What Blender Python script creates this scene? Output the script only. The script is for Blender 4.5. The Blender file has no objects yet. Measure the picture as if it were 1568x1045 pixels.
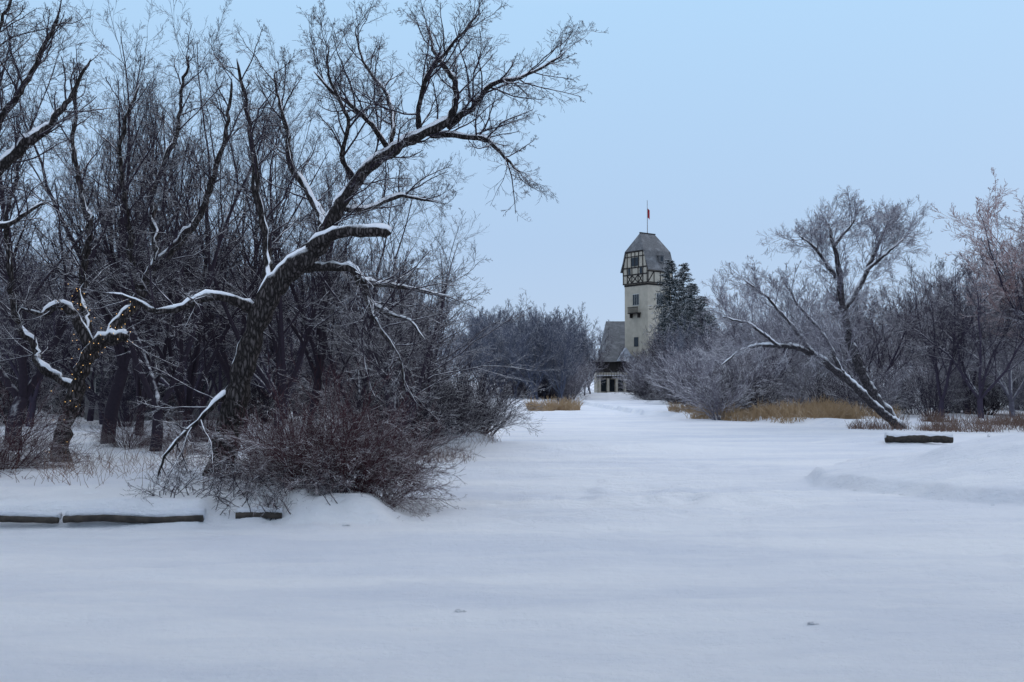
import bpy, math, random
import numpy as np
from mathutils import Vector
rng=np.random.default_rng(7); random.seed(7)
F=1524.0; CAMH=2.0; TILT=math.atan(68/F)
sc=bpy.context.scene
sc.view_settings.view_transform='Standard'; sc.view_settings.look='None'; sc.view_settings.exposure=0
# ---------- camera
cd=bpy.data.cameras.new('camera'); cam=bpy.data.objects.new('camera',cd); sc.collection.objects.link(cam)
cd.lens=35; cd.sensor_width=36; cd.clip_end=5000; cam.location=(0,0,CAMH); cam.rotation_euler=(math.pi/2+TILT,0,0)
sc.camera=cam
def S(px,py,d):
    """surveyed bearing/elevation + real distance -> world point"""
    a=(px-784)/F; b=(522.5-py)/F
    dy=math.cos(TILT)-b*math.sin(TILT); dz=math.sin(TILT)+b*math.cos(TILT)
    return np.array([a*d/dy, d, CAMH+dz*d/dy])
# ---------- noise helpers
def sm(x): x=np.clip(x,0,1); return x*x*(3-2*x)
_tab=rng.random((256,256))
def vn(x,y):
    xi=np.floor(x).astype(int); yi=np.floor(y).astype(int); fx=x-xi; fy=y-yi
    fx=fx*fx*(3-2*fx); fy=fy*fy*(3-2*fy)
    g=lambda i,j:_tab[(xi+i)%256,(yi+j)%256]
    return (g(0,0)*(1-fx)+g(1,0)*fx)*(1-fy)+(g(0,1)*(1-fx)+g(1,1)*fx)*fy
def fb(x,y,o=4):
    s=0;a=.5
    for i in range(o): s=s+a*(vn(x*2**i+17*i,y*2**i+5*i)-.5); a*=.5
    return s
def ground(x,y):
    x=np.asarray(x,float); y=np.asarray(y,float)
    xb=np.interp(y,[0,14,15.5,17.5,22,28,33,36,45,62,90,140,200],[-1.7,-1.7,-1.7,-2.7,-3.6,-3.0,-.3,-.6,-.2,.3,2,9,12])
    xb=xb+fb(y*.5,y*0+3)*1.2
    s1=np.minimum(xb-x,(y-14.12+fb(x*.8,x*0+9)*np.where(x<-4.4,.15,.7)))
    h=.34*sm(s1/np.where(x<-4.4,.4,.8))+ sm(s1/4)*(.3*fb(x*.6,y*.6)+.14)
    # lumpy snow-covered rubble at the corner of the bank
    q=np.exp(-(((x+3.3)/1.1)**2+((y-14.7)/.5)**2)); h=h+q*.6*np.maximum(fb(x*3.2,y*3.2,2)+.03,0)
    yb=np.interp(x,[6,9,13,17,22,40,200],[140,66,55,47,42,38,30])+fb(x*.3,x*0+1)*3
    s2=y-yb
    h=h+sm(s2/2.)*(.28+.35*fb(x*.4,y*.4))
    # snow pile at the right
    ex=(x-13.2)/6.9; ey=(y-20.6)/5.2
    r=np.sqrt(ex*ex+ey*ey)+fb(x*.6,y*.6)*.22+fb(x*3,y*3,3)*.03
    h=h+.22*sm((1-r)/.05)+.72*sm((1-r)/.75)+sm((1-r)/.2)*.16*fb(x*1.1,y*1.1)
    # low drift ridges on the river
    h=h+.20*sm(1-np.abs((y-30.5-.08*x+fb(x*.2,y*.2)*5))/2.2)*sm((x+4)/3)*sm((9-x)/6)
    h=h+.16*sm(1-np.abs(y-22-fb(x*.3,y*0)*4)/1.0)*sm((2.5-x)/3)*(s1<0)
    h=h+.22*sm(1-np.abs(y-35.5+fb(x*.3,y*0)*2)/1.6)*sm((x-10)/3)
    # trodden, refrozen area and old ski track
    q=np.exp(-(((x-2.2)/3.)**2+((y-18)/3.4)**2)); h=h-.05*q+q*.32*fb(x*1.8+y*.8,y*1.9,3)
    yy=np.maximum(y-11,0); xc2=4.2-2.8*np.exp(-yy/9)+.05*yy+.25*np.sin(y*.35)
    wr_=sm(fb(x*.15,y*.2)*3+.6)
    h=h-.045*wr_*sm(1-np.abs(x-xc2)/.35)*sm(yy/4)-.045*wr_*sm(1-np.abs(x-xc2-1.1)/.35)*sm(yy/4)
    h=h+.5*sm((y-135)/30)
    h=h+.13*fb(x*.22,y*.55)+.10*fb(x*.9+y*.15,y*2.4)*np.exp(-y/70)
    h=h+np.where(y<45,.045*fb(x*2.2+y*.4,y*6,3)+.05*fb(x*6,y*6,3)*sm(fb(x*.5+9,y*.5)*4+.4),0)
    h=h+np.where(y>400,(y-400)*.004,0)
    return h
def gz(x,y): return float(ground(np.array([x]),np.array([y]))[0])
# ---------- materials
def newmat(n):
    m=bpy.data.materials.new(n); m.use_nodes=True; nt=m.node_tree; b=nt.nodes['Principled BSDF']; return m,nt,b
def N(nt,t,**k):
    n=nt.nodes.new(t)
    for a,v in k.items(): setattr(n,a,v)
    return n
def plain(n,c,rough=.85,c2=None,scale=3.,emit=None,bump=0):
    m,nt,b=newmat(n); b.inputs['Roughness'].default_value=rough; b.inputs['Specular IOR Level'].default_value=.2
    tc=N(nt,'ShaderNodeTexCoord'); no=N(nt,'ShaderNodeTexNoise'); no.inputs['Scale'].default_value=scale; no.inputs['Detail'].default_value=6
    nt.links.new(tc.outputs['Object'],no.inputs['Vector'])
    mx=N(nt,'ShaderNodeMix',data_type='RGBA'); mr=N(nt,'ShaderNodeMapRange'); mr.inputs[1].default_value=.35; mr.inputs[2].default_value=.65
    nt.links.new(no.outputs['Fac'],mr.inputs[0]); nt.links.new(mr.outputs[0],mx.inputs[0])
    c2=c2 or tuple(v*.7 for v in c)
    mx.inputs[6].default_value=(*c,1); mx.inputs[7].default_value=(*c2,1); nt.links.new(mx.outputs[2],b.inputs['Base Color'])
    if bump:
        bp=N(nt,'ShaderNodeBump'); bp.inputs['Strength'].default_value=bump; bp.inputs['Distance'].default_value=.03
        nt.links.new(no.outputs['Fac'],bp.inputs['Height']); nt.links.new(bp.outputs[0],b.inputs['Normal'])
    if emit: b.inputs['Emission Color'].default_value=(*c,1); b.inputs['Emission Strength'].default_value=emit
    return m
SNOW=(.88,.88,.9)
def bark(n,c,c2,lo=.35,hi=.7,nscale=6.,bump=0,snow=SNOW):
    m,nt,b=newmat(n); b.inputs['Roughness'].default_value=.9; b.inputs['Specular IOR Level'].default_value=.1
    L=nt.links.new
    tc=N(nt,'ShaderNodeTexCoord'); no=N(nt,'ShaderNodeTexNoise'); no.inputs['Scale'].default_value=nscale; no.inputs['Detail'].default_value=4
    L(tc.outputs['Object'],no.inputs['Vector'])
    mx=N(nt,'ShaderNodeMix',data_type='RGBA'); mx.inputs[6].default_value=(*c,1); mx.inputs[7].default_value=(*c2,1)
    n2=N(nt,'ShaderNodeTexNoise'); n2.inputs['Scale'].default_value=nscale*3; L(tc.outputs['Object'],n2.inputs['Vector']); L(n2.outputs['Fac'],mx.inputs[0])
    base=mx.outputs[2]
    ge=N(nt,'ShaderNodeNewGeometry'); sx=N(nt,'ShaderNodeSeparateXYZ'); L(ge.outputs['Normal'],sx.inputs[0])
    ma=N(nt,'ShaderNodeMath',operation='MULTIPLY_ADD'); L(no.outputs['Fac'],ma.inputs[0]); ma.inputs[1].default_value=1.1; L(sx.outputs['Z'],ma.inputs[2])
    mr=N(nt,'ShaderNodeMapRange'); mr.inputs[1].default_value=lo+.55; mr.inputs[2].default_value=hi+.55; L(ma.outputs[0],mr.inputs[0])
    if bump:
        mp=N(nt,'ShaderNodeMapping'); mp.inputs['Scale'].default_value=(1,1,.25); L(tc.outputs['Object'],mp.inputs[0])
        n3=N(nt,'ShaderNodeTexNoise'); n3.inputs['Scale'].default_value=26; n3.inputs['Detail'].default_value=6; L(mp.outputs[0],n3.inputs['Vector'])
        vo=N(nt,'ShaderNodeTexVoronoi',feature='DISTANCE_TO_EDGE'); vo.inputs['Scale'].default_value=19; 
        va=N(nt,'ShaderNodeVectorMath',operation='MULTIPLY_ADD'); L(n3.outputs['Color'],va.inputs[0]); va.inputs[1].default_value=(.06,.06,.06); L(mp.outputs[0],va.inputs[2]); L(va.outputs[0],vo.inputs['Vector'])
        m3=N(nt,'ShaderNodeMapRange'); m3.inputs[1].default_value=.0; m3.inputs[2].default_value=.25; m3.inputs[3].default_value=.4; m3.inputs[4].default_value=1.9; L(vo.outputs['Distance'],m3.inputs[0])
        vm=N(nt,'ShaderNodeVectorMath',operation='SCALE'); L(base,vm.inputs[0]); L(m3.outputs[0],vm.inputs['Scale']); base=vm.outputs[0]
        ad=N(nt,'ShaderNodeMath',operation='MULTIPLY_ADD'); L(n3.outputs['Fac'],ad.inputs[0]); ad.inputs[1].default_value=.8; L(m3.outputs[0],ad.inputs[2])
        bp=N(nt,'ShaderNodeBump'); bp.inputs['Strength'].default_value=1; bp.inputs['Distance'].default_value=bump
        L(ad.outputs[0],bp.inputs['Height']); L(bp.outputs[0],b.inputs['Normal'])
    m2=N(nt,'ShaderNodeMix',data_type='RGBA'); L(mr.outputs[0],m2.inputs[0]); L(base,m2.inputs[6]); m2.inputs[7].default_value=(*snow,1)
    L(m2.outputs[2],b.inputs['Base Color'])
    return m
M_bark=bark('bark_near',(.033,.028,.028),(.07,.06,.058),.5,.8,6,.04)
M_twig=bark('twig_near',(.024,.018,.026),(.045,.035,.046),.42,.92)
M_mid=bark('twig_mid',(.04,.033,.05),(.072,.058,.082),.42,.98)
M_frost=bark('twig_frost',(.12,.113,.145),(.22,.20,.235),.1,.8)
M_far=bark('twig_far_haze',(.065,.075,.11),(.11,.12,.165),.35,1.1,2)  # distance haze put into the colour: lighter, bluer twigs
M_pink=bark('twig_warm_lit',(.26,.16,.155),(.37,.25,.245),.1,.9)  # warm light on the crown, painted into the twig colour
M_red=bark('twig_red',(.042,.018,.022),(.080,.035,.040),.5,1.05)
M_snowlimb=plain('limb_snow',SNOW,.7,(.82,.83,.87),8,bump=.4)
def snowground():
    m,nt,b=newmat('snow_ground'); L=nt.links.new
    b.inputs['Roughness'].default_value=.65; b.inputs['Specular IOR Level'].default_value=.25
    tc=N(nt,'ShaderNodeTexCoord')
    mp=N(nt,'ShaderNodeMapping'); mp.inputs['Scale'].default_value=(.35,1.6,1); mp.inputs['Rotation'].default_value=(0,0,.12); L(tc.outputs['Object'],mp.inputs[0])
    a=N(nt,'ShaderNodeTexNoise'); a.inputs['Scale'].default_value=1.4; a.inputs['Detail'].default_value=9; a.inputs['Roughness'].default_value=.62; L(mp.outputs[0],a.inputs['Vector'])
    c=N(nt,'ShaderNodeTexNoise'); c.inputs['Scale'].default_value=7; c.inputs['Detail'].default_value=9; c.inputs['Roughness'].default_value=.74; L(tc.outputs['Object'],c.inputs['Vector'])
    ad=N(nt,'ShaderNodeMath',operation='MULTIPLY_ADD'); L(a.outputs['Fac'],ad.inputs[0]); ad.inputs[1].default_value=1.8; L(c.outputs['Fac'],ad.inputs[2])
    bp=N(nt,'ShaderNodeBump'); bp.inputs['Strength'].default_value=.9; bp.inputs['Distance'].default_value=.15; L(ad.outputs[0],bp.inputs['Height']); L(bp.outputs[0],b.inputs['Normal'])
    d=N(nt,'ShaderNodeTexNoise'); d.inputs['Scale'].default_value=.3; d.inputs['Detail'].default_value=8; d.inputs['Roughness'].default_value=.65
    mp2=N(nt,'ShaderNodeMapping'); mp2.inputs['Scale'].default_value=(.4,1.5,1); L(tc.outputs['Object'],mp2.inputs[0]); L(mp2.outputs[0],d.inputs['Vector'])
    mr=N(nt,'ShaderNodeMapRange'); mr.inputs[1].default_value=.38; mr.inputs[2].default_value=.60; L(d.outputs['Fac'],mr.inputs[0])
    mx=N(nt,'ShaderNodeMix',data_type='RGBA'); L(mr.outputs[0],mx.inputs[0]); mx.inputs[6].default_value=(.78,.80,.86,1); mx.inputs[7].default_value=(.93,.93,.945,1)
    L(mx.outputs[2],b.inputs['Base Color'])
    return m
M_snow=snowground()
# ---------- mesh accumulator
def nrm(v): return v/np.maximum(np.linalg.norm(v,axis=-1,keepdims=True),1e-9)
class Acc:
    def __init__(s): s.v=[];s.f=[];s.m=[];s.n=0
    def quads(s,v,f,mat):
        s.v.append(v.astype(np.float32)); s.f.append((f+s.n).astype(np.int32)); s.m.append(np.full(len(f),mat,np.int32)); s.n+=len(v)
    def tubes(s,pts,rad,sides,mat,ref=None):
        Nn,m,_=pts.shape
        if Nn==0: return
        T=nrm(np.gradient(pts,axis=1)); mean=nrm(pts[:,-1]-pts[:,0])
        if ref is None:
            ax=np.where(np.abs(mean[:,2:3])<.8,np.array([[0,0,1.]]),np.array([[1.,0,0]])); rf=nrm(np.cross(mean,ax))[:,None,:]
        else: rf=np.array(ref,float)[None,None,:]
        a=nrm(np.cross(T,rf)); b=np.cross(T,a)
        ph=rng.random((Nn,1,1))*6.28; th=ph+np.arange(sides)[None,None,:]*2*math.pi/sides
        v=pts[:,:,None,:]+rad[:,:,None,None]*(np.cos(th)[...,None]*a[:,:,None,:]+np.sin(th)[...,None]*b[:,:,None,:])
        idx=np.arange(Nn*m*sides).reshape(Nn,m,sides); nx=np.roll(idx,-1,axis=2)
        f=np.stack([idx[:,:-1],nx[:,:-1],nx[:,1:],idx[:,1:]],-1).reshape(-1,4)
        s.quads(v.reshape(-1,3),f,mat)
    def mesh(s,name,mats,smooth=True,jit=0):
        v=np.concatenate(s.v); f=np.concatenate(s.f); mi=np.concatenate(s.m)
        if jit: v=v+rng.normal(size=v.shape).astype(np.float32)*jit
        me=bpy.data.meshes.new(name); me.vertices.add(len(v)); me.vertices.foreach_set('co',v.ravel())
        me.loops.add(len(f)*4); me.loops.foreach_set('vertex_index',f.ravel())
        me.polygons.add(len(f)); me.polygons.foreach_set('loop_start',np.arange(len(f),dtype=np.int32)*4)
        for m in mats: me.materials.append(m)
        me.polygons.foreach_set('material_index',mi); me.polygons.foreach_set('use_smooth',np.full(len(f),smooth))
        me.update(calc_edges=True); return me
def obj(name,me,parent=None,loc=(0,0,0),rz=0,s=1):
    o=bpy.data.objects.new(name,me); sc.collection.objects.link(o); o.location=loc; o.rotation_euler=(0,0,rz)
    o.scale=(s,s,s) if not hasattr(s,'__len__') else s
    if parent: o.parent=parent
    return o
def empty(name,loc=(0,0,0),rz=0): return obj(name,None,None,loc,rz)
# ---------- growth
def grow(P0,D0,L,R0,R1,n,wander,trop):
    Nn=len(P0); pts=np.zeros((Nn,n+1,3)); pts[:,0]=P0; d=nrm(D0)
    for i in range(n):
        d=nrm(d+rng.normal(size=(Nn,3))*wander+np.array([0,0,1.])*trop); pts[:,i+1]=pts[:,i]+d*(L/n)[:,None]
    t=np.linspace(0,1,n+1)[None,:]
    return pts,R0[:,None]*(1-t)+R1[:,None]*t
def spawn(pts,rad,L,k,tmin,ang,lenf,radf,taper=.55):
    Nn,m,_=pts.shape
    t=tmin+(1-tmin)*((np.arange(k)[None,:]+rng.random((Nn,k)))/k); t=np.minimum(t,.999)
    fi=t*(m-1); i0=fi.astype(int); fr=(fi-i0)[...,None]; r_=np.arange(Nn)[:,None]
    p=pts[r_,i0]*(1-fr)+pts[r_,i0+1]*fr; T=nrm(pts[r_,i0+1]-pts[r_,i0])
    ra=rad[r_,i0]*(1-fr[...,0])+rad[r_,i0+1]*fr[...,0]
    q=rng.normal(size=p.shape); q=nrm(q-(q*T).sum(-1,keepdims=True)*T)
    a=(ang*(.7+.6*rng.random(t.shape)))[...,None]
    D=np.cos(a)*T+np.sin(a)*q
    nl=L[:,None]*lenf*(1-taper*t)*(.5+1.*rng.random(t.shape))
    return p.reshape(-1,3),D.reshape(-1,3),nl.ravel(),(ra*radf).ravel()
def twigs(A,p,D,L,R,levels,mat,minr):
    for (n,w,tr,sd,k,tm,an,lf,rf) in levels:
        R=np.maximum(R,minr); pts,rad=grow(p,D,L,R,np.maximum(R*.35,minr*.7),n,w,tr)
        A.tubes(pts,rad,sd,mat)
        if k==0: break
        p,D,L,R=spawn(pts,rad,L,k,tm,an,lf,rf)
def template(name,H,nst,spread,dens,mat,minr,deep=True,trunkh=.18,r0=.16,lean=0.,wood=None):
    A=Acc()
    th=H*trunkh
    tr,rr=grow(np.zeros((1,3))-np.array([0,0,.25]),np.array([[lean,0,1.]]),np.array([th+.25]),np.array([r0*1.25]),np.array([r0]),6,.08,0)
    A.tubes(tr,rr,8,0)
    az=np.arange(nst)*6.283/nst+rng.random(nst)*.9; sp=spread*(.4+.8*rng.random(nst))
    D=np.stack([np.cos(az)*sp+lean,np.sin(az)*sp,np.ones(nst)],-1)
    L=H*(1-trunkh)*(.75+.35*rng.random(nst)); R=np.full(nst,r0*.6)
    P=np.repeat(tr[:,-1],nst,0)-np.array([0,0,.05])
    pts,rad=grow(P,D,L,R,R*.12,14,.095,.035); A.tubes(pts,rad,7,0)
    p,D,L1,R1=spawn(pts,rad,L,int(12*dens),.15,.65,.46,.5,.6)
    lv=[(8,.13,.055,4,int(8*dens),.12,.6,.42,.55),(5,.14,.045,3,int(7*dens),.1,.6,.48,.65)]
    lv+= [(3,.14,.03,3,int(4.3*dens),.1,.6,.55,.7),(2,.12,.02,3,0,0,0,0,0)] if deep else [(3,.14,.03,3,0,0,0,0,0)]
    twigs(A,p,D,L1,R1,lv,1 if wood else 0,minr)
    return A.mesh(name,[wood,mat] if wood else [mat])
def catmull(P,n):
    P=np.array(P,float); q=np.vstack([2*P[0]-P[1],P,2*P[-1]-P[-2]]); out=[]
    seg=len(P)-1
    for u in np.linspace(0,seg-1e-6,n):
        i=int(u); t=u-i; a,b,c,d=q[i:i+4]
        out.append(.5*((2*b)+(-a+c)*t+(2*a-5*b+4*c-d)*t*t+(-a+3*b-3*c+d)*t**3))
    return np.array(out)
def traced(name,d0,limbs,mats,lvl,per=.16,len1=1.2,minr=.0035,snow=True,lights=None,rs=.85,wobk=.016,snowk=1.,up1=.25):
    A=Acc(); SN=Acc(); ps=[];Ds=[];Ls=[];Rs=[]; root=None; Lmb=[]
    for (pp,tm,dn) in limbs:
        W=[]
        for (px,py,dd,rp) in pp:
            w=S(px,py,d0+dd); W.append([*w,rs*rp/F*(d0+dd)])
        if root is None:
            root=np.array([W[0][0],W[0][1],gz(W[0][0],W[0][1])]); W[0][2]=root[2]-.15; 
        W=np.array(W); ln=np.linalg.norm(np.diff(W[:,:3],axis=0),axis=1).sum(); n=max(12,int(ln/.12))
        c=catmull(W,n); c[:,:3]-=root
        pts=c[None,:,:3].copy(); rad=np.maximum(c[None,:,3],.003)
        wob=np.cumsum(rng.normal(size=pts.shape)*wobk,axis=1); wob-=np.linspace(0,1,n)[None,:,None]*wob[:,-1:]; pts+=wob
        rad=rad*(1+.09*rng.normal(size=rad.shape)*(rad>.03))
        if len(Lmb)==0: rad[0,:4]*=np.array([1.5,1.28,1.14,1.05])
        rad2=rad.copy(); rad2[:,-1]=.002
        A.tubes(pts,rad2,14 if rad.max()>.1 else 8,0,ref=(0,1,0)); Lmb.append((pts[0],rad[0]))
        if snow:
            T=nrm(np.gradient(pts,axis=1)); up=np.array([0,0,1.])-T[...,2:3]*T; ul=np.linalg.norm(up,axis=-1)
            nz=np.interp(np.arange(n),np.arange(0,n+5,2.5),rng.random(len(np.arange(0,n+5,2.5))))
            fac=np.clip((ul-.25)*1.8,0,1)*np.clip(.4+nz*.95,0,1)
            fac=fac*np.clip((nz-.3+.42*np.clip(ul-.55,0,1))*7,0,1)
            sr=np.minimum(rad+.004,.09)*.7*fac*snowk
            sp=pts+nrm(up)*(rad-sr*.2)[...,None]; sr[:,0]=.0005; sr[:,-1]=.0005
            SN.tubes(sp,np.maximum(sr,.0005),8,0,ref=(0,1,0))
        k=int(ln*(1-tm)/per*dn)
        if k>0:
            a,b,c_,r_=spawn(pts,rad,np.array([len1]),k,tm,.85,1.,.5,.45); b=nrm(b+np.array([0,0,up1]))
            ps.append(a);Ds.append(b);Ls.append(c_);Rs.append(np.minimum(r_,.018))
    twigs(A,np.concatenate(ps),np.concatenate(Ds),np.concatenate(Ls),np.concatenate(Rs),lvl,1,minr)
    e=empty(name,tuple(root)); obj('trunk_and_branches',A.mesh(name+'_wood',mats),e)
    if snow: obj('snow_on_limbs',SN.mesh(name+'_snow',[M_snowlimb],jit=.004),e)
    if lights:
        LA=Acc()
        for li,frac in lights:
            lp,lr=Lmb[li]; lm=int(len(lp)*frac)
            for j in range(0,lm*4):
                i=min(len(lp)-1,j//4)
                if lr[i]<.01 or random.random()<.4: continue
                q=nrm(rng.normal(size=3)*np.array([1,1,.4])+np.array([0,-1.2,0])); c=lp[i]+q*(lr[i]+.05)+rng.normal(size=3)*.08
                z=np.array([[c,c+[0,0,.007],c+[0,0,.014]]])-np.array([0,0,.007]); LA.tubes(z,np.array([[.001,.0072,.001]]),5,0,ref=(0,1,0))
        obj('string_lights',LA.mesh('string_lights',[plain('warm_bulb',(1,.6,.22),.5,(1,.6,.2),emit=1.9)]),e)
    return e
HL=[(8,.14,.04,5,7,.12,.75,.5,.55),(5,.16,.03,3,6,.1,.75,.5,.65),(3,.17,.02,3,4,.15,.7,.6,.7),(2,.14,.0,3,0,0,0,0,0)]
hero=traced('leaning_bare_tree',16.8,[
 ([(335,742,0,27),(345,690,0,24),(354,630,0,22),(366,560,0,21),(384,492,0,20),(415,435,0,20),(452,400,0,19),(490,368,0,15),(515,325,.1,12),(545,280,.2,10.5),(590,237,.3,9.5),(640,214,.3,8.5),(688,190,.3,7.5),(707,150,.3,5.5),(700,118,.4,4.5),(670,85,.6,3.2),(655,40,.8,1.8)],.42,.8),
 ([(686,192,.3,7),(720,165,0,5),(760,128,-.2,4),(810,112,-.4,2.6),(868,78,-.6,1.2)],.05,1.2),
 ([(660,207,.3,6),(705,208,.1,5),(745,212,-.1,4),(775,240,-.3,2.6),(800,268,-.4,1.4)],.1,1.2),
 ([(595,233,.3,6),(605,190,.5,4.5),(592,140,.8,3.5),(560,95,1,2.5),(545,40,1.2,1.5)],.15,1.),
 ([(642,213,.3,6),(640,165,-.2,5),(662,110,-.5,4),(700,65,-.7,2.5),(735,20,-.8,1.5)],.15,1.),
 ([(545,280,.2,6),(520,235,-.3,4.5),(525,180,-.7,3.5),(500,120,-1,2.5),(505,70,-1.2,1.5)],.15,1.),
 ([(600,232,.3,5),(560,190,-.4,4),(520,150,-.6,3),(480,110,-.9,1.5)],.15,1.),
 ([(430,425,0,14),(462,412,-.1,10),(500,405,-.2,9),(535,410,-.3,8.5),(552,435,-.3,7.5),(562,462,-.3,6),(590,480,-.3,4),(625,490,-.4,2.5),(650,520,-.4,1.2)],.35,1.1),
 ([(560,458,-.3,4.5),(575,500,-.5,3.5),(612,545,-.6,2.4),(622,600,-.6,1.2)],.1,1.1),
 ([(470,385,0,13),(500,365,-.3,10),(535,355,-.4,10.5),(575,356,-.5,10),(600,358,-.5,9)],.8,.3),
 ([(392,475,0,11),(360,462,-.2,8),(322,456,-.4,8),(280,472,-.5,6),(235,480,-.6,5),(200,455,-.7,3),(160,450,-.8,1.5)],.3,.9),
 ([(412,440,0,10),(408,390,.3,8),(398,320,.5,7),(388,240,.6,5.5),(378,170,.6,4),(362,90,.5,2)],.2,.9),
 ([(498,360,0,9),(480,310,.5,7),(450,250,.9,5.5),(440,180,1.2,4),(420,110,1.4,2)],.2,.9),
 ([(552,432,-.3,6),(590,440,.3,4.5),(640,450,.8,3),(690,455,1.1,1.5)],.1,1.0),
 ([(520,320,.1,6),(560,320,.6,5),(610,300,1,3.5),(670,310,1.3,1.5)],.1,1.0),
 ([(356,600,0,7),(330,615,-.3,5),(300,650,-.4,3.6),(262,690,-.5,2.6),(240,735,-.6,1.5)],.2,.9),
],[M_bark,M_twig],HL,per=.155,len1=1.3,minr=.0027,snowk=1.15)
traced('bare_tree_with_string_lights',20.,[
 ([(92,722,0,17),(103,665,0,15),(122,600,0,13),(148,545,0,12),(172,520,-.1,11),(198,514,-.2,8)],.5,.3),
 ([(148,548,0,10),(132,508,0,9),(110,480,-.1,8),(85,473,-.2,7),(60,487,-.3,4),(30,470,-.4,1.5)],.3,.7),
 ([(165,528,0,10),(215,450,.2,8.5),(247,392,.2,8),(300,322,.2,6),(335,235,.1,4.5),(355,120,0,2)],.15,.9),
 ([(132,508,0,8),(122,430,.3,7),(132,345,.4,6),(112,235,.5,4),(118,115,.6,2)],.15,.9),
 ([(245,396,.2,6),(238,310,.6,5),(272,190,.9,4),(290,85,1.1,2)],.1,.9),
 ([(118,610,0,8),(60,540,.3,7),(30,450,.5,6),(20,330,.6,4),(50,180,.7,2)],.2,.9),
 ([(215,450,.2,6),(200,360,-.3,5),(190,260,-.6,4),(215,130,-.9,2)],.1,.9),
],[M_bark,M_twig],HL,per=.2,len1=1.6,minr=.003,lights=[(0,1),(1,.7),(2,.2),(3,.25)],wobk=.025,snowk=1.2)
traced('bare_tree',16.5,[
 ([(-170,720,0,24),(-150,600,0,20),(-110,450,0,17),(-60,330,0,13),(0,250,0,10),(50,210,0,8),(100,165,0,5),(140,90,0,2)],.3,.9),
 ([(-60,330,0,9),(0,190,.3,7),(50,110,.4,5),(90,20,.4,3)],.2,.9),
 ([(-90,380,0,8),(-30,350,-.4,6),(20,345,-.5,4),(70,310,-.6,2)],.2,.9),
 ([(-70,340,0,8),(-60,200,0,6),(-20,80,.4,4),(30,-40,.4,2)],.2,.9),
],[M_bark,M_twig],HL,per=.2,len1=1.3,minr=.0027,snowk=1.2)
HR=[(8,.10,.03,4,9,.1,.6,.5,.55),(5,.12,.03,3,7,.1,.6,.55,.65),(3,.14,.02,3,4,.1,.6,.65,.7),(2,.12,.0,3,0,0,0,0,0)]
traced('bare_tree_frosted',46.,[
 ([(1382,660,0,10),(1345,620,0,8.5),(1318,575,0,8),(1298,525,0,7),(1285,470,0,6),(1278,410,0,4.5),(1268,350,0,2.5),(1262,345,0,1)],.5,1.1),
 ([(1288,480,0,5),(1318,430,.5,4.5),(1335,390,.7,3.5),(1350,360,.9,2.2),(1362,340,1,1)],.2,1.2),
 ([(1326,415,.5,3),(1360,385,0,2.2),(1385,365,0,1)],.1,1.2),
 ([(1280,425,0,3.5),(1250,380,-.5,2.5),(1222,360,-.8,1)],.1,1.2),
 ([(1275,380,0,3),(1300,350,-.5,2),(1310,335,-.8,1)],.1,1.2),
 ([(1376,655,-.4,8),(1335,618,-.5,7),(1290,575,-.6,6.5),(1240,540,-.8,5.5),(1195,532,-1,4.),(1150,535,-1.2,2.6),(1105,560,-1.3,1.2)],.3,.9),
 ([(1245,542,-.8,4.),(1215,500,-.8,3),(1180,460,-.8,2.),(1140,430,-.8,1.)],.1,1.),
 ([(1195,532,-1,3),(1150,500,-1.4,2.),(1105,485,-1.6,1.)],.1,1.),
 ([(1290,575,-.6,3.5),(1262,520,-.3,3),(1225,470,0,2),(1200,430,.2,1)],.1,.8),
],[bark('bark_frost',(.045,.04,.045),(.09,.08,.085),.3,.7,4,.03),M_frost],HR,per=.19,len1=2.2,minr=.0055,snowk=1.3,up1=.25)
# ---------- templates
TN=[template('tree_near_%d'%i,10,[4,5,3,6][i],[.5,.4,.6,.4][i],1.,M_twig,.0031,True,[.12,.2,.1,.08][i],[.15,.17,.14,.12][i]) for i in range(4)]
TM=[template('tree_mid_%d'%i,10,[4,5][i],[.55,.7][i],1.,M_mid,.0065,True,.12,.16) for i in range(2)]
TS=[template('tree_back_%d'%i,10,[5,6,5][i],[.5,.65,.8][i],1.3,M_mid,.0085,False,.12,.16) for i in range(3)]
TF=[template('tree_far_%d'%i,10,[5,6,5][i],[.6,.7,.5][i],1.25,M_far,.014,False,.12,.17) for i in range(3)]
TR=[template('tree_frost_%d'%i,10,[5,6][i],[.6,.7][i],1.35,M_frost,.009,False,.1,.15) for i in range(2)]
TP=template('tree_warm_lit',10,6,.5,1.1,M_pink,.008,True,.2,.13,wood=M_mid)
def shrub(name,H,n,spread,mat,minr,k=(8,6,4),droop=-.05,r0=.012):
    A=Acc(); az=rng.random(n)*6.283; sp=spread*np.sqrt(rng.random(n))
    P=np.stack([np.cos(az)*sp*.35,np.sin(az)*sp*.35,np.full(n,-.1)],-1); D=np.stack([np.cos(az)*sp,np.sin(az)*sp,np.ones(n)],-1)
    L=H*(.6+.6*rng.random(n))*1.15; R=np.full(n,r0)
    lv=[(9,.12,droop,5,k[0],.2,.55,.45,.6),(5,.13,.03,3,k[1],.1,.6,.5,.7),(3,.14,.02,3,k[2],.1,.6,.6,.8),(2,.14,0,3,0,0,0,0,0)]
    twigs(A,P,D,L,R,lv,0,minr)
    return A.mesh(name,[mat])
SB=[shrub('dogwood_a',1.5,58,1.0,M_red,.0028,(8,5,3),droop=-.09),shrub('dogwood_b',1.5,52,1.35,M_red,.0028,(8,5,3),droop=-.13)]
SD=[shrub('brush_a',2.2,40,.8,M_mid,.005,(8,6,0),0,.014),shrub('brush_b',2.,45,1.0,M_twig,.0048,(9,6,0),-.03,.014)]
SF=shrub('brush_frost',2.4,40,.8,M_frost,.008,(9,6,0),0,.018)
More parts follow.
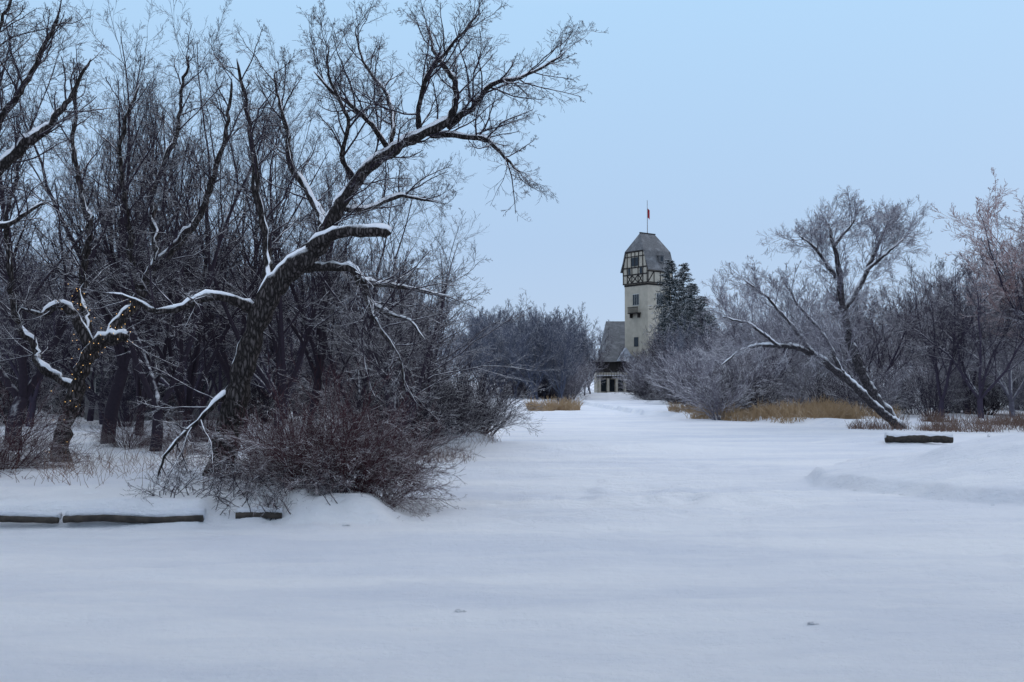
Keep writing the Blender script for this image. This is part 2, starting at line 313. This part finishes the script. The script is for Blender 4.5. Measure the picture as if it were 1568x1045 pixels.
def put(name,me,x,y,H,base=10,par=None,rz=None,sxy=1.):
    s=H/base; r=random.random()*6.28 if rz is None else rz
    return obj(name,me,par,(x,y,gz(x,y)-.03),r,(s*sxy,s*sxy,s))
def bx(px,d): return (px-784)/F*d
for i,(px,d,H,sx) in enumerate([(20,23,10.5,1),(165,25,9.6,.9),(240,23,9.2,.9),(310,27,11,.9),(425,26,9.6,.85),(478,30,9,.8),(540,28,7.8,.9),(600,26,7.4,1.2),(645,28.5,5.4,1.15),(-120,24,11,1),(-300,22,11,1),(215,31,10.5,.9),(370,31,11,.9)]):
    put('bare_tree',TN[i%4],bx(px,d),d,H,sxy=sx)
wl=empty('background_woodland')
for i in range(44):
    px=-350+1010*((i*.618)%1); d=34+30*random.random(); H=(7. if px<480 else 5.4)+2*random.random()
    if bx(px,d)>-2.2: continue
    put('woodland_tree',TS[i%3],bx(px,d),d,H*(d/45)**.6,par=wl)
for i in range(52):
    px=-300+980*((i*.618)%1); d=37+24*random.random() if px<520 else 29+20*random.random()
    if bx(px,d)>-2.2: continue
    put('undergrowth',SD[(i+1)%2],bx(px,d),d,2.1+.8*random.random(),2.2,wl)
wr=empty('right_bank_woodland')
for i in range(46):
    px=1120+900*((i*.618)%1); d=60+35*random.random(); H=(6.8 if px<1330 else 9.)+2.*random.random()
    put('woodland_tree',(TS+TR)[i%5],bx(px,d),d,H*(d/75)**.6,par=wr)
for i,(px,d,H) in enumerate([(1440,52,8.),(1500,50,8.4),(1548,54,8.6),(1480,58,9.5),(1640,50,10),(1750,48,11)]):
    put('bare_tree',(TM+TR)[i%3],bx(px,d),d,H)
for px,d,H in [(1575,51,11.4),(1660,50,12)]: put('bare_tree_warm_lit',TP,bx(px,d),d,H,sxy=1.05)  # pink crowns carry warm light in their twig material
for i in range(48):
    px=1070+900*((i*.618)%1); d=55+16*random.random()
    put('undergrowth',[SD[0],SF,SD[1]][i%3],bx(px,d),d,2.+random.random()*1.,2.2,wr)
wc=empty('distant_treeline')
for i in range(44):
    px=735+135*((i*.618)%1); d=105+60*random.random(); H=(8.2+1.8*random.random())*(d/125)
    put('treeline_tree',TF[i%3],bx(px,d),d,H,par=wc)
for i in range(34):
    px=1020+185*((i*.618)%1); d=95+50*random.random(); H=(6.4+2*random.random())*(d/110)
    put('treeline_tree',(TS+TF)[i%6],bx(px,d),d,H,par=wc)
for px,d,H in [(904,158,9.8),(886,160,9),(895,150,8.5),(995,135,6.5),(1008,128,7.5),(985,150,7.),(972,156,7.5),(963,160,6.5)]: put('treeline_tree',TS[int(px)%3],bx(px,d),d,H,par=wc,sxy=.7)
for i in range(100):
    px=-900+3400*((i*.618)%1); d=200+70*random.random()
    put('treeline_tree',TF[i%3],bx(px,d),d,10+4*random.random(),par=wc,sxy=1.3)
for i in range(34):
    px=790+85*((i*.618)%1); d=118+45*random.random()
    put('treeline_brush',[SD[0],SD[1],SF][i%3],bx(px,d),d,3+random.random()*2,2.2,wc)
for i in range(38):
    px=990+110*((i*.618)%1); d=88+50*random.random()
    if px<1030: d=max(d,115)
    put('treeline_brush',[SD[0],SD[1],SF][i%3],bx(px,d),d,2.6+random.random()*1.6,2.2,wc)
for i,(px,d,H) in enumerate([(500,15.9,1.5),(452,16.3,1.35),(540,15.8,1.25),(575,15.9,.95),(520,17.2,1.6),(470,17.5,1.6)]):
    put('dogwood_shrub',SB[i%2],bx(px,d),d,H,1.5)
for i,(px,d,H) in enumerate([(700,31.5,2.),(725,32.5,2.2),(742,34,1.8),(680,33,2.2),(640,29,1.9),(600,28,1.8),(660,31,2.2),(625,31,2.4)]):
    put('shrub',SD[1],bx(px,d),d,H,2.2)
for i,(px,d,H) in enumerate([(5,18,1.2),(-60,18,1.5)]):
    put('dogwood_shrub',SB[i%2],bx(px,d),d,H,1.5)
for i,(px,d,H) in enumerate([(200,24,.8),(270,23,.7),(310,26,1.0)]):
    put('shrub',SB[i%2],bx(px,d),d,H,1.5)
# ---------- spruces
M_sp=bark('spruce_needles',(.018,.029,.033),(.045,.06,.066),.35,1.1,3)
def spruce(name,H,R,n=80):
    A=Acc(); tr=np.array([[[0,0,-.3],[0,0,H*.5],[0,0,H]]]); A.tubes(tr,np.array([[.25,.14,.01]]),7,0)
    z=H*(.04+.95*np.linspace(0,1,n*5)**.9); m=len(z); az=rng.random(m)*6.283
    L=R*(1-z/H)**.6*(.4+.85*rng.random(m))+.3
    D=np.stack([np.cos(az),np.sin(az),np.full(m,.12)],-1)
    P=np.stack([z*0,z*0,z],-1)
    pts,rad=grow(P,D,L,np.full(m,.03),np.full(m,.008),5,.08,-.05); A.tubes(pts,rad,3,0)
    p,d,l,r=spawn(pts,rad,L,15,.1,1.0,.35,1,.5); d=nrm(d+np.array([0,0,-.25])); l=np.maximum(l,.25)
    q,rr=grow(p,d,l,np.full(len(p),.05),np.full(len(p),.015),2,.15,-.05); A.tubes(q,rr,3,0)
    return A.mesh(name,[M_sp])
SP=[spruce('spruce_a',20,4.2),spruce('spruce_b',20,3.6)]
for i,(px,d,top,sx) in enumerate([(1026,150,396,1),(1048,152,402,1.1),(1076,140,452,1.3),(1035,135,462,1.3),(1061,146,432,1.1),(1018,145,470,1.),(1090,138,480,1.2)]):
    z=S(px,top,d)[2]; x=bx(px,d); g=gz(x,d); put('spruce_tree',SP[i%2],x,d,z-g,20,sxy=sx)
for px,d,H in [(1012,120,4),(1040,118,5),(1095,112,5)]: put('spruce_tree',SP[0],bx(px,d),d,H,20,sxy=2)
# ---------- ground
def spaced(lo,hi,n,c,k):
    a=math.asinh((lo-c)/k); b=math.asinh((hi-c)/k); return c+k*np.sinh(np.linspace(a,b,n))
xs=spaced(-1500,1500,820,1,4.5); ys=np.concatenate([np.linspace(-60,1,25),np.geomspace(1.3,2500,860)])
X,Y=np.meshgrid(xs,ys); Z=ground(X,Y); Z=np.where(Y<1,Z*0,Z); assert np.isfinite(Z).all()
A=Acc(); idx=np.arange(X.size).reshape(X.shape)
A.quads(np.stack([X,Y,Z],-1).reshape(-1,3),np.stack([idx[:-1,:-1],idx[:-1,1:],idx[1:,1:],idx[1:,:-1]],-1).reshape(-1,4),0)
obj('snow_ground',A.mesh('snow_ground',[M_snow]))
# ---------- grasses
def grass(name,xy,h,mat,w=.012,lean=.35):
    xy=np.array(xy); n=len(xy); z=ground(xy[:,0],xy[:,1]); P=np.stack([xy[:,0],xy[:,1],z-.03],-1)
    D=np.stack([rng.normal(size=n)*lean,rng.normal(size=n)*lean,np.ones(n)],-1)
    hh=h*(.4+.9*rng.random(n))*(.6+1.2*vn(xy[:,0]*1.3,xy[:,1]*1.3)); p,r=grow(P,D,hh,np.full(n,w),np.full(n,w*.4),3,.15,-.08)
    A=Acc(); A.tubes(p,r,3,0); return obj(name,A.mesh(name,[mat]))
M_gold=bark('reed_gold',(.30,.19,.10),(.50,.37,.23),.6,1.2,1.5)
M_rust=bark('weed_rust',(.14,.08,.065),(.22,.15,.115),.5,1.2)
def patch(cx,cy,rx,ry,n,cl=.34):
    out=[]
    while len(out)<n:
        a=rng.uniform(-1,1,(n*2,2)); a=a[(a**2).sum(1)<1]; x=cx+a[:,0]*rx; y=cy+a[:,1]*ry
        k=fb(x*.8+3,y*.8)>(-.14+cl*rng.random(len(x))-.05); out+=list(zip(x[k],y[k]))
    return out[:n]
pts=[]
for px,d,rx,ry,n in [(1060,67,1.6,3,700),(1110,61,2.5,3,1700),(1180,57,3,3.,1900),(1255,54,3,3,1700),(1310,53,2,2,800)]: pts+=patch(bx(px,d),d,rx,ry,n,.5)
grass('dry_reeds',pts,.6,M_gold,.016)
grass('dry_reeds',patch(bx(828,80),80,1.1,3,900)+patch(bx(868,82),82,1.1,3,600),.7,M_gold,.02)
pts=[]
for px,d,rx,ry,n in [(1400,46,3,2.5,900),(1500,45,4,3,1500),(1560,44,3,2,700)]: pts+=patch(bx(px,d),d,rx,ry,n)
grass('dry_weeds',pts,.4,M_rust,.011)
grass('dry_weeds',patch(-8.5,19,3.5,2.5,450)+patch(-6,18,3,2.5,260)+patch(-3,26.5,2,3,500)+patch(-1.8,32,1.5,2,300),.36,M_rust,.0045,.5)
p=np.array(patch(-3.9,14.95,1.5,.55,95,.0)); P=np.stack([p[:,0],p[:,1],ground(p[:,0],p[:,1])-.02],-1); A=Acc()
twigs(A,P,np.stack([rng.normal(size=95),rng.normal(size=95)*.6-.2,.6+rng.random(95)],-1),.3+.4*rng.random(95),np.full(95,.008),[(7,.18,-.02,4,6,.2,.7,.5,.6),(4,.18,0,3,4,.2,.7,.5,.7),(3,.15,0,3,0,0,0,0,0)],0,.003)
obj('fallen_brush',A.mesh('fallen_brush',[M_twig]))
# ---------- logs / edging
M_wood=plain('wet_timber',(.028,.025,.023),.9,(.06,.05,.042),10,bump=.6)
def log(name,p0,p1,r,snowf=1.,back=0.,lift=.8,cap=True):
    A=Acc(); p0=np.array(p0);p1=np.array(p1); n=max(24,int(np.linalg.norm(p1-p0)/.09)); t=np.linspace(0,1,n)[:,None]; p=(p0*(1-t)+p1*t)[None]
    wv=np.interp(np.arange(n),np.arange(0,n+12,8),rng.normal(size=len(np.arange(0,n+12,8)))); p=p+np.stack([wv*0,wv*r*.25,wv[::-1]*r*.3],-1)[None]
    rr=np.full((1,n),r)*(1+.06*rng.normal(size=(1,n))); rr[:,0]=.004; rr[:,-1]=.004; p[:,0]=p[:,1]; p[:,-1]=p[:,-2]
    p[:,0]-=(p1-p0)/np.linalg.norm(p1-p0)*.003; p[:,-1]+=(p1-p0)/np.linalg.norm(p1-p0)*.003
    e=empty(name,tuple(p0)); A.tubes(p-p0,rr,12,0,ref=(0,1,0)); obj('timber',A.mesh(name,[M_wood]),e)
    B=Acc(); nz=np.interp(np.arange(n),np.arange(0,n+6,4),rng.random(len(np.arange(0,n+6,4))))
    sr=r*(.35+1.*nz)[None]*snowf; sr[:,0]=.001; sr[:,-1]=.001; B.tubes(p-p0+np.array([0,r*.25+back,r*lift]),sr,10,0,ref=(0,1,0)); obj('snow_cap',B.mesh(name+'_s',[M_snow],jit=.003),e)
log('log',(bx(1350,34),34,.2),(bx(1456,34),33.8,.15),.13,.85)
log('log',(bx(1508,35),35,.16),(bx(1552,35),34.9,.12),.09,.85)
log('bank_edging_log',(-14,14.16,.16),(-8.2,14.08,.14),.045,1.6,.07,1.2)
log('bank_edging_log',(-8.25,14.05,.15),(-6.3,14.1,.09),.045,1.5,.07,1.2)
log('bank_edging_log',(-6.4,14.11,.10),(-4.3,14.25,.11),.05,1.4,.07,1.2)
log('bank_edging_log',(-4.0,14.42,.12),(-3.3,14.5,.15),.045,1.4,.05,1.2)
def lump(A,c,r,mat,fl=.7):
    n=9; u=np.linspace(0,math.pi,n); pts=np.stack([np.zeros(n),np.zeros(n),-np.cos(u)*r*fl],-1)+c
    A.tubes((pts+rng.normal(size=pts.shape)*r*.05)[None],np.maximum(np.sin(u)*r*(1+.12*rng.normal(size=n)),.001)[None],10,mat)
A=Acc()
for px,py in [(703,938),(1236,950),(530,805),(590,715)]:
    d=CAMH*F/(py-590); x=bx(px,d); lump(A,np.array([x,d,gz(x,d)]),.03,0,.5); lump(A,np.array([x+.05,d,gz(x,d)-.005]),.022,0,.5)
for i in range(16):
    t=rng.random(); x=6.4+2.2*t; y=19.5-4.2*t+rng.normal()*.3; lump(A,np.array([x,y,gz(x,y)-.01]),rng.uniform(.02,.05),0,.6)
obj('snow_clods',A.mesh('snow_clods',[M_snow],jit=.003))
# ---------- buildings
M_pl=plain('plaster',(.46,.415,.34),.9,(.38,.345,.285),1.2,bump=.2); M_tb=plain('dark_timber',(.035,.03,.028),.8)
M_gl=plain('window_glass',(.03,.04,.05),.15); M_fr=plain('window_frame',(.6,.6,.58),.6)
M_pole=plain('pole_metal',(.35,.36,.37),.5); M_flag=plain('flag_red',(.45,.04,.05),.8)
def roofmat():
    m,nt,b=newmat('roof_shingle'); L=nt.links.new; tc=N(nt,'ShaderNodeTexCoord'); br=N(nt,'ShaderNodeTexBrick'); br.inputs['Scale'].default_value=2.2
    sx=N(nt,'ShaderNodeSeparateXYZ'); cb=N(nt,'ShaderNodeCombineXYZ'); ad=N(nt,'ShaderNodeMath',operation='ADD'); L(tc.outputs['Object'],sx.inputs[0]); L(sx.outputs['X'],ad.inputs[0]); L(sx.outputs['Y'],ad.inputs[1]); L(ad.outputs[0],cb.inputs[0]); L(sx.outputs['Z'],cb.inputs[1])
    L(cb.outputs[0],br.inputs['Vector']); br.inputs['Color1'].default_value=(.10,.10,.105,1); br.inputs['Color2'].default_value=(.155,.155,.16,1); br.inputs['Mortar'].default_value=(.06,.065,.07,1)
    no=N(nt,'ShaderNodeTexNoise'); no.inputs['Scale'].default_value=.8; no.inputs['Detail'].default_value=6; L(tc.outputs['Object'],no.inputs['Vector'])
    mr=N(nt,'ShaderNodeMapRange'); mr.inputs[1].default_value=.5; mr.inputs[2].default_value=.8; mr.inputs[4].default_value=.35; L(no.outputs['Fac'],mr.inputs[0])
    mx=N(nt,'ShaderNodeMix',data_type='RGBA'); L(mr.outputs[0],mx.inputs[0]); L(br.outputs['Color'],mx.inputs[6]); mx.inputs[7].default_value=(.45,.46,.48,1); L(mx.outputs[2],b.inputs['Base Color']); b.inputs['Roughness'].default_value=.9
    return m
M_rf=roofmat()
def poly(name,v,f,mat,par):
    me=bpy.data.meshes.new(name); me.from_pydata([tuple(map(float,p)) for p in v],[],f); me.materials.append(mat); me.update(); return obj(name,me,par)
def box(name,x0,x1,y0,y1,z0,z1,mat,par):
    v=[(x,y,z) for z in (z0,z1) for x,y in ((x0,y0),(x1,y0),(x1,y1),(x0,y1))]
    return poly(name,v,[(3,2,1,0),(4,5,6,7),(0,1,5,4),(1,2,6,5),(2,3,7,6),(3,0,4,7)],mat,par)
cnt=[0]
def beams(name,face,a,lst,w,mat,par,o0=-.02,o1=.07):
    V=[];Fc=[]
    for (s1,z1,s2,z2,*ww) in lst:
        wd=ww[0] if ww else w; cnt[0]+=1; oo=o1+.003*(cnt[0]%9)
        d=np.array([s2-s1,z2-z1]); d=d/np.linalg.norm(d); n=np.array([-d[1],d[0]])*wd/2
        q=[np.array([s1,z1])+n,np.array([s1,z1])-n,np.array([s2,z2])-n,np.array([s2,z2])+n]; b=len(V)
        for o in (o0,oo):
            for s,z in q:
                V.append({'L':(-a-o,s,z),'R':(s,-a-o,z),'B':(s,a+o,z),'E':(a+o,s,z)}[face])
        Fc+=[(b,b+1,b+2,b+3),(b+7,b+6,b+5,b+4)]+[(b+i,b+4+i,b+4+(i+1)%4,b+(i+1)%4) for i in range(4)]
    return poly(name,V,Fc,mat,par)
tx=23.4; ty=171.; tw=empty('pavilion_tower',(tx,ty,0),math.radians(37))
a=2.8; b=3.0
box('shaft',-a,a,-a,a,-.5,19.3,M_pl,tw)
box('jetty_storey',-b,b,-b,b,19.3,22.2,M_pl,tw)
gp=[(-b,22.2),(b,22.2),(2.2,24.9),(-2.2,24.9)]
poly('gable_walls',[(sx*b,v,z) for sx in(-1,1) for v,z in gp],[(3,2,1,0),(4,5,6,7)],M_pl,tw)
ro=3.2
rv=[]
for u in (-ro,ro):
    rv+=[(u,-3.5,21.5),(u,-2.9,23.0),(u,-2.3,25.0),(u,2.3,25.0),(u,2.9,23.),(u,3.5,21.5)]
rv+=[(-1.75,0,28.2),(1.75,0,28.2)]
rf=poly('roof',rv,[(0,6,7,1),(1,7,8,2),(3,9,10,4),(4,10,11,5),(2,8,13,12),(9,3,12,13),(3,2,12),(8,9,13)],M_rf,tw)
so=rf.modifiers.new('thickness','SOLIDIFY'); so.thickness=.14; so.offset=-1
box('ridge_cap',-1.85,1.85,-.12,.12,28.12,28.3,M_tb,tw)
for fc in 'LRBE':
    T=[(-b,z,b,z,.2) for z in (19.4,20.9,22.1)]+[(s,19.4,s,22.2) for s in(-2.9,-1.9,-.75,.75,1.9,2.9)]
    T+=[(-1.8,19.5,-.85,20.8),(-1.8,20.8,-.85,19.5),(.85,19.5,1.8,20.8),(.85,20.8,1.8,19.5),(-.7,19.5,.7,20.8),(-.7,20.8,.7,19.5)]
    if fc in 'LE':
        T+=[(s,22.1,s,24.8) for s in(-1.9,-.9,0,.9,1.9)]+[(-2.4,24.0,2.4,24.0),(-b+.1,22.2,-2.25,24.9,.22),(b-.1,22.2,2.25,24.9,.22),(-2.3,24.8,2.3,24.8,.2)]
    else: T=[(-b,z,b,z,.2) for z in (19.4,21.3)]+[(s,19.4,s,21.4) for s in(-2.9,-1.5,0,1.5,2.9)]+[(-2.8,19.6,-1.6,21.2),(1.6,21.2,2.8,19.6)]
    beams('timber_frame_'+fc,fc,b,T,.14,M_tb,tw)
    if fc in 'LE': beams('upper_windows_'+fc,fc,b,[(-.45,22.35,-.45,23.8,.7),(.45,22.35,.45,23.8,.7),(-1.4,21.0,-1.4,22.,.6),(1.4,21.0,1.4,22,.6)],.7,M_gl,tw,-.02,.04)
    beams('window_'+fc,fc,a,[(0,15.6,0,17.6,1.5)],1.5,M_fr,tw,-.02,.05)
    beams('window_panes_'+fc,fc,a,[(-.5,15.7,-.5,17.5,.38),(0,15.7,0,17.5,.38),(.5,15.7,.5,17.5,.38)],.4,M_gl,tw,-.02,.09)
    beams('lower_window_'+fc,fc,a,[(0,8.6,0,10.2,1.0)],1,M_gl,tw,-.02,.06)
box('balcony_floor',-a-.9,-a,-1.2,1.2,14.2,14.35,M_tb,tw)
for i in range(9): box('baluster_%d'%i,-a-.88,-a-.8,-1.18+.28*i,-1.1+.28*i,14.35,15.2,M_tb,tw)
box('balcony_rail',-a-.92,-a-.76,-1.2,1.2,15.2,15.32,M_tb,tw)
box('bracket_1',-a-.6,-a,-1.0,-.85,13.5,14.2,M_tb,tw); box('bracket_2',-a-.6,-a,.85,1.0,13.5,14.2,M_tb,tw)
box('dormer',-.3,.7,-3.2,-2.,22.9,24.1,M_rf,tw); box('dormer_window',-.1,.5,-3.23,-3.19,23.1,23.9,M_gl,tw)
poly('dormer_roof',[(-.45,-3.35,24.05),(.85,-3.35,24.05),(.2,-3.35,24.8),(-.45,-2,24.05),(.85,-2,24.05),(.2,-2,24.8)],[(0,1,2),(0,2,5,3),(1,4,5,2)],M_rf,tw)
box('band',-a-.06,a+.06,-a-.06,a+.06,18.95,19.25,M_tb,tw)
A=Acc(); A.tubes(np.array([[[0,0,27.9],[0,0,31],[0,0,34.]]]),np.array([[.09,.07,.05]]),8,0); obj('flagpole',A.mesh('flagpole',[M_pole]),tw)
fv=[];ff=[]
for i in range(7):
    u=i/6
    for z in (0,1): fv.append((.06+.45*u,.14*math.sin(u*6),32.9-z*1.6-.9*u*.9))
for i in range(6): ff.append((2*i,2*i+1,2*i+3,2*i+2))
poly('flag',fv,ff,M_flag,tw)
pv=empty('pavilion',(17.5,168.,0))
box('hall_walls',-.4,16,8,22,0,8,M_pl,pv)
poly('hall_roof',[(-1.0,7.2,7.8),(16.7,7.2,7.8),(16.7,22.8,7.8),(-1.0,22.8,7.8),(-.2,15,13.8),(15,15,13.8)],[(0,1,5,4),(2,3,4,5),(3,0,4),(1,2,5)],M_rf,pv)
box('wing_walls',-3,4.5,1,8,0,4.2,M_pl,pv)
poly('wing_roof',[(-3.5,.4,6.0),(5,.4,6.0),(5,8,6.0),(-3.5,8,6.0),(-.5,4,8.4),(2.5,4,8.4)],[(0,1,5,4),(2,3,4,5),(3,0,4),(1,2,5)],M_rf,pv)
box('wing_upper',-2.8,4.3,1.2,7.9,4.2,6.0,M_tb,pv)
poly('white_gable',[(.2,.2,6.1),(3.4,.2,6.1),(1.8,.2,8.4),(.2,3,6.1),(3.4,3,6.1),(1.8,3,8.4)],[(0,1,2),(0,2,5,3),(1,4,5,2)],plain('snowy_gable',(.4,.42,.46)),pv)
for i in range(6): box('column_%d'%i,-2.95+1.42*i,-2.6+1.42*i,-1.,-.65,.2,3.2,M_pl,pv)
box('balcony_beam',-3.2,4.8,-1.1,1,3.2,3.6,M_tb,pv); box('snow_on_balcony',-3.1,4.7,-1.,.95,3.604,3.75,M_snowlimb,pv)
for i in range(18): box('rail_post_%d'%i,-3.1+.45*i,-3.02+.45*i,-1.08,-1.,3.6,4.5,M_tb,pv)
box('handrail',-3.2,4.8,-1.1,-.98,4.5,4.6,M_tb,pv)
for i in range(5): box('window_%d'%i,-2.45+1.42*i,-1.55+1.42*i,.93,.99,1.0,3.0,M_gl,pv)
hs=empty('park_house',(bx(235,44),44,gz(bx(235,44),44)))
box('walls',-3,3,0,4,-.2,2.3,plain('siding_grey',(.26,.26,.27),.9),hs)
poly('roof',[(-3.4,-.4,2.2),(3.4,-.4,2.2),(3.4,4.4,2.2),(-3.4,4.4,2.2),(-3.4,2,3.2),(3.4,2,3.2)],[(0,1,5,4),(2,3,4,5),(3,0,4),(1,2,5)],M_rf,hs)
for i in range(4): box('window_%d'%i,-2.5+1.4*i,-1.7+1.4*i,-.05,-.02,.9,1.9,M_gl,hs); box('window_frame_%d'%i,-2.57+1.4*i,-1.63+1.4*i,-.02,.01,.83,1.97,M_fr,hs)
# ---------- sky + light
w=bpy.data.worlds.new('World'); sc.world=w; w.use_nodes=True; nt=w.node_tree; L=nt.links.new; bg=nt.nodes['Background']
AZ=math.radians(55); EL=math.radians(22)
sk=N(nt,'ShaderNodeTexSky'); sk.sky_type='NISHITA'; sk.sun_disc=False; sk.sun_elevation=EL; sk.sun_rotation=AZ
tc=N(nt,'ShaderNodeTexCoord'); sx=N(nt,'ShaderNodeSeparateXYZ'); L(tc.outputs['Generated'],sx.inputs[0])
cr=N(nt,'ShaderNodeValToRGB'); L(sx.outputs['Z'],cr.inputs[0]); e=cr.color_ramp.elements
e[0].position=0; e[0].color=(.48,.60,.79,1); e[1].position=1; e[1].color=(1.04,1.14,1.33,1)
q=e.new(.14); q.color=(.43,.59,.82,1); q=e.new(.36); q.color=(.44,.67,.93,1); q=e.new(.6); q.color=(.84,.98,1.22,1)
b1=N(nt,'ShaderNodeBackground'); L(cr.outputs[0],b1.inputs[0]); b1.inputs[1].default_value=1.
L(sk.outputs[0],bg.inputs[0]); bg.inputs[1].default_value=.006
ad=N(nt,'ShaderNodeAddShader'); L(bg.outputs[0],ad.inputs[0]); L(b1.outputs[0],ad.inputs[1]); L(ad.outputs[0],nt.nodes['World Output'].inputs[0])
sl=bpy.data.lights.new('sun','SUN'); sl.energy=.65; sl.angle=math.radians(15); sl.color=(1,.9,.82); so=bpy.data.objects.new('sun',sl); sc.collection.objects.link(so)
dv=Vector((math.sin(AZ)*math.cos(EL),math.cos(AZ)*math.cos(EL),math.sin(EL))); so.rotation_euler=dv.to_track_quat('Z','Y').to_euler()
print('polys',sum(len(m.polygons) for m in bpy.data.meshes))
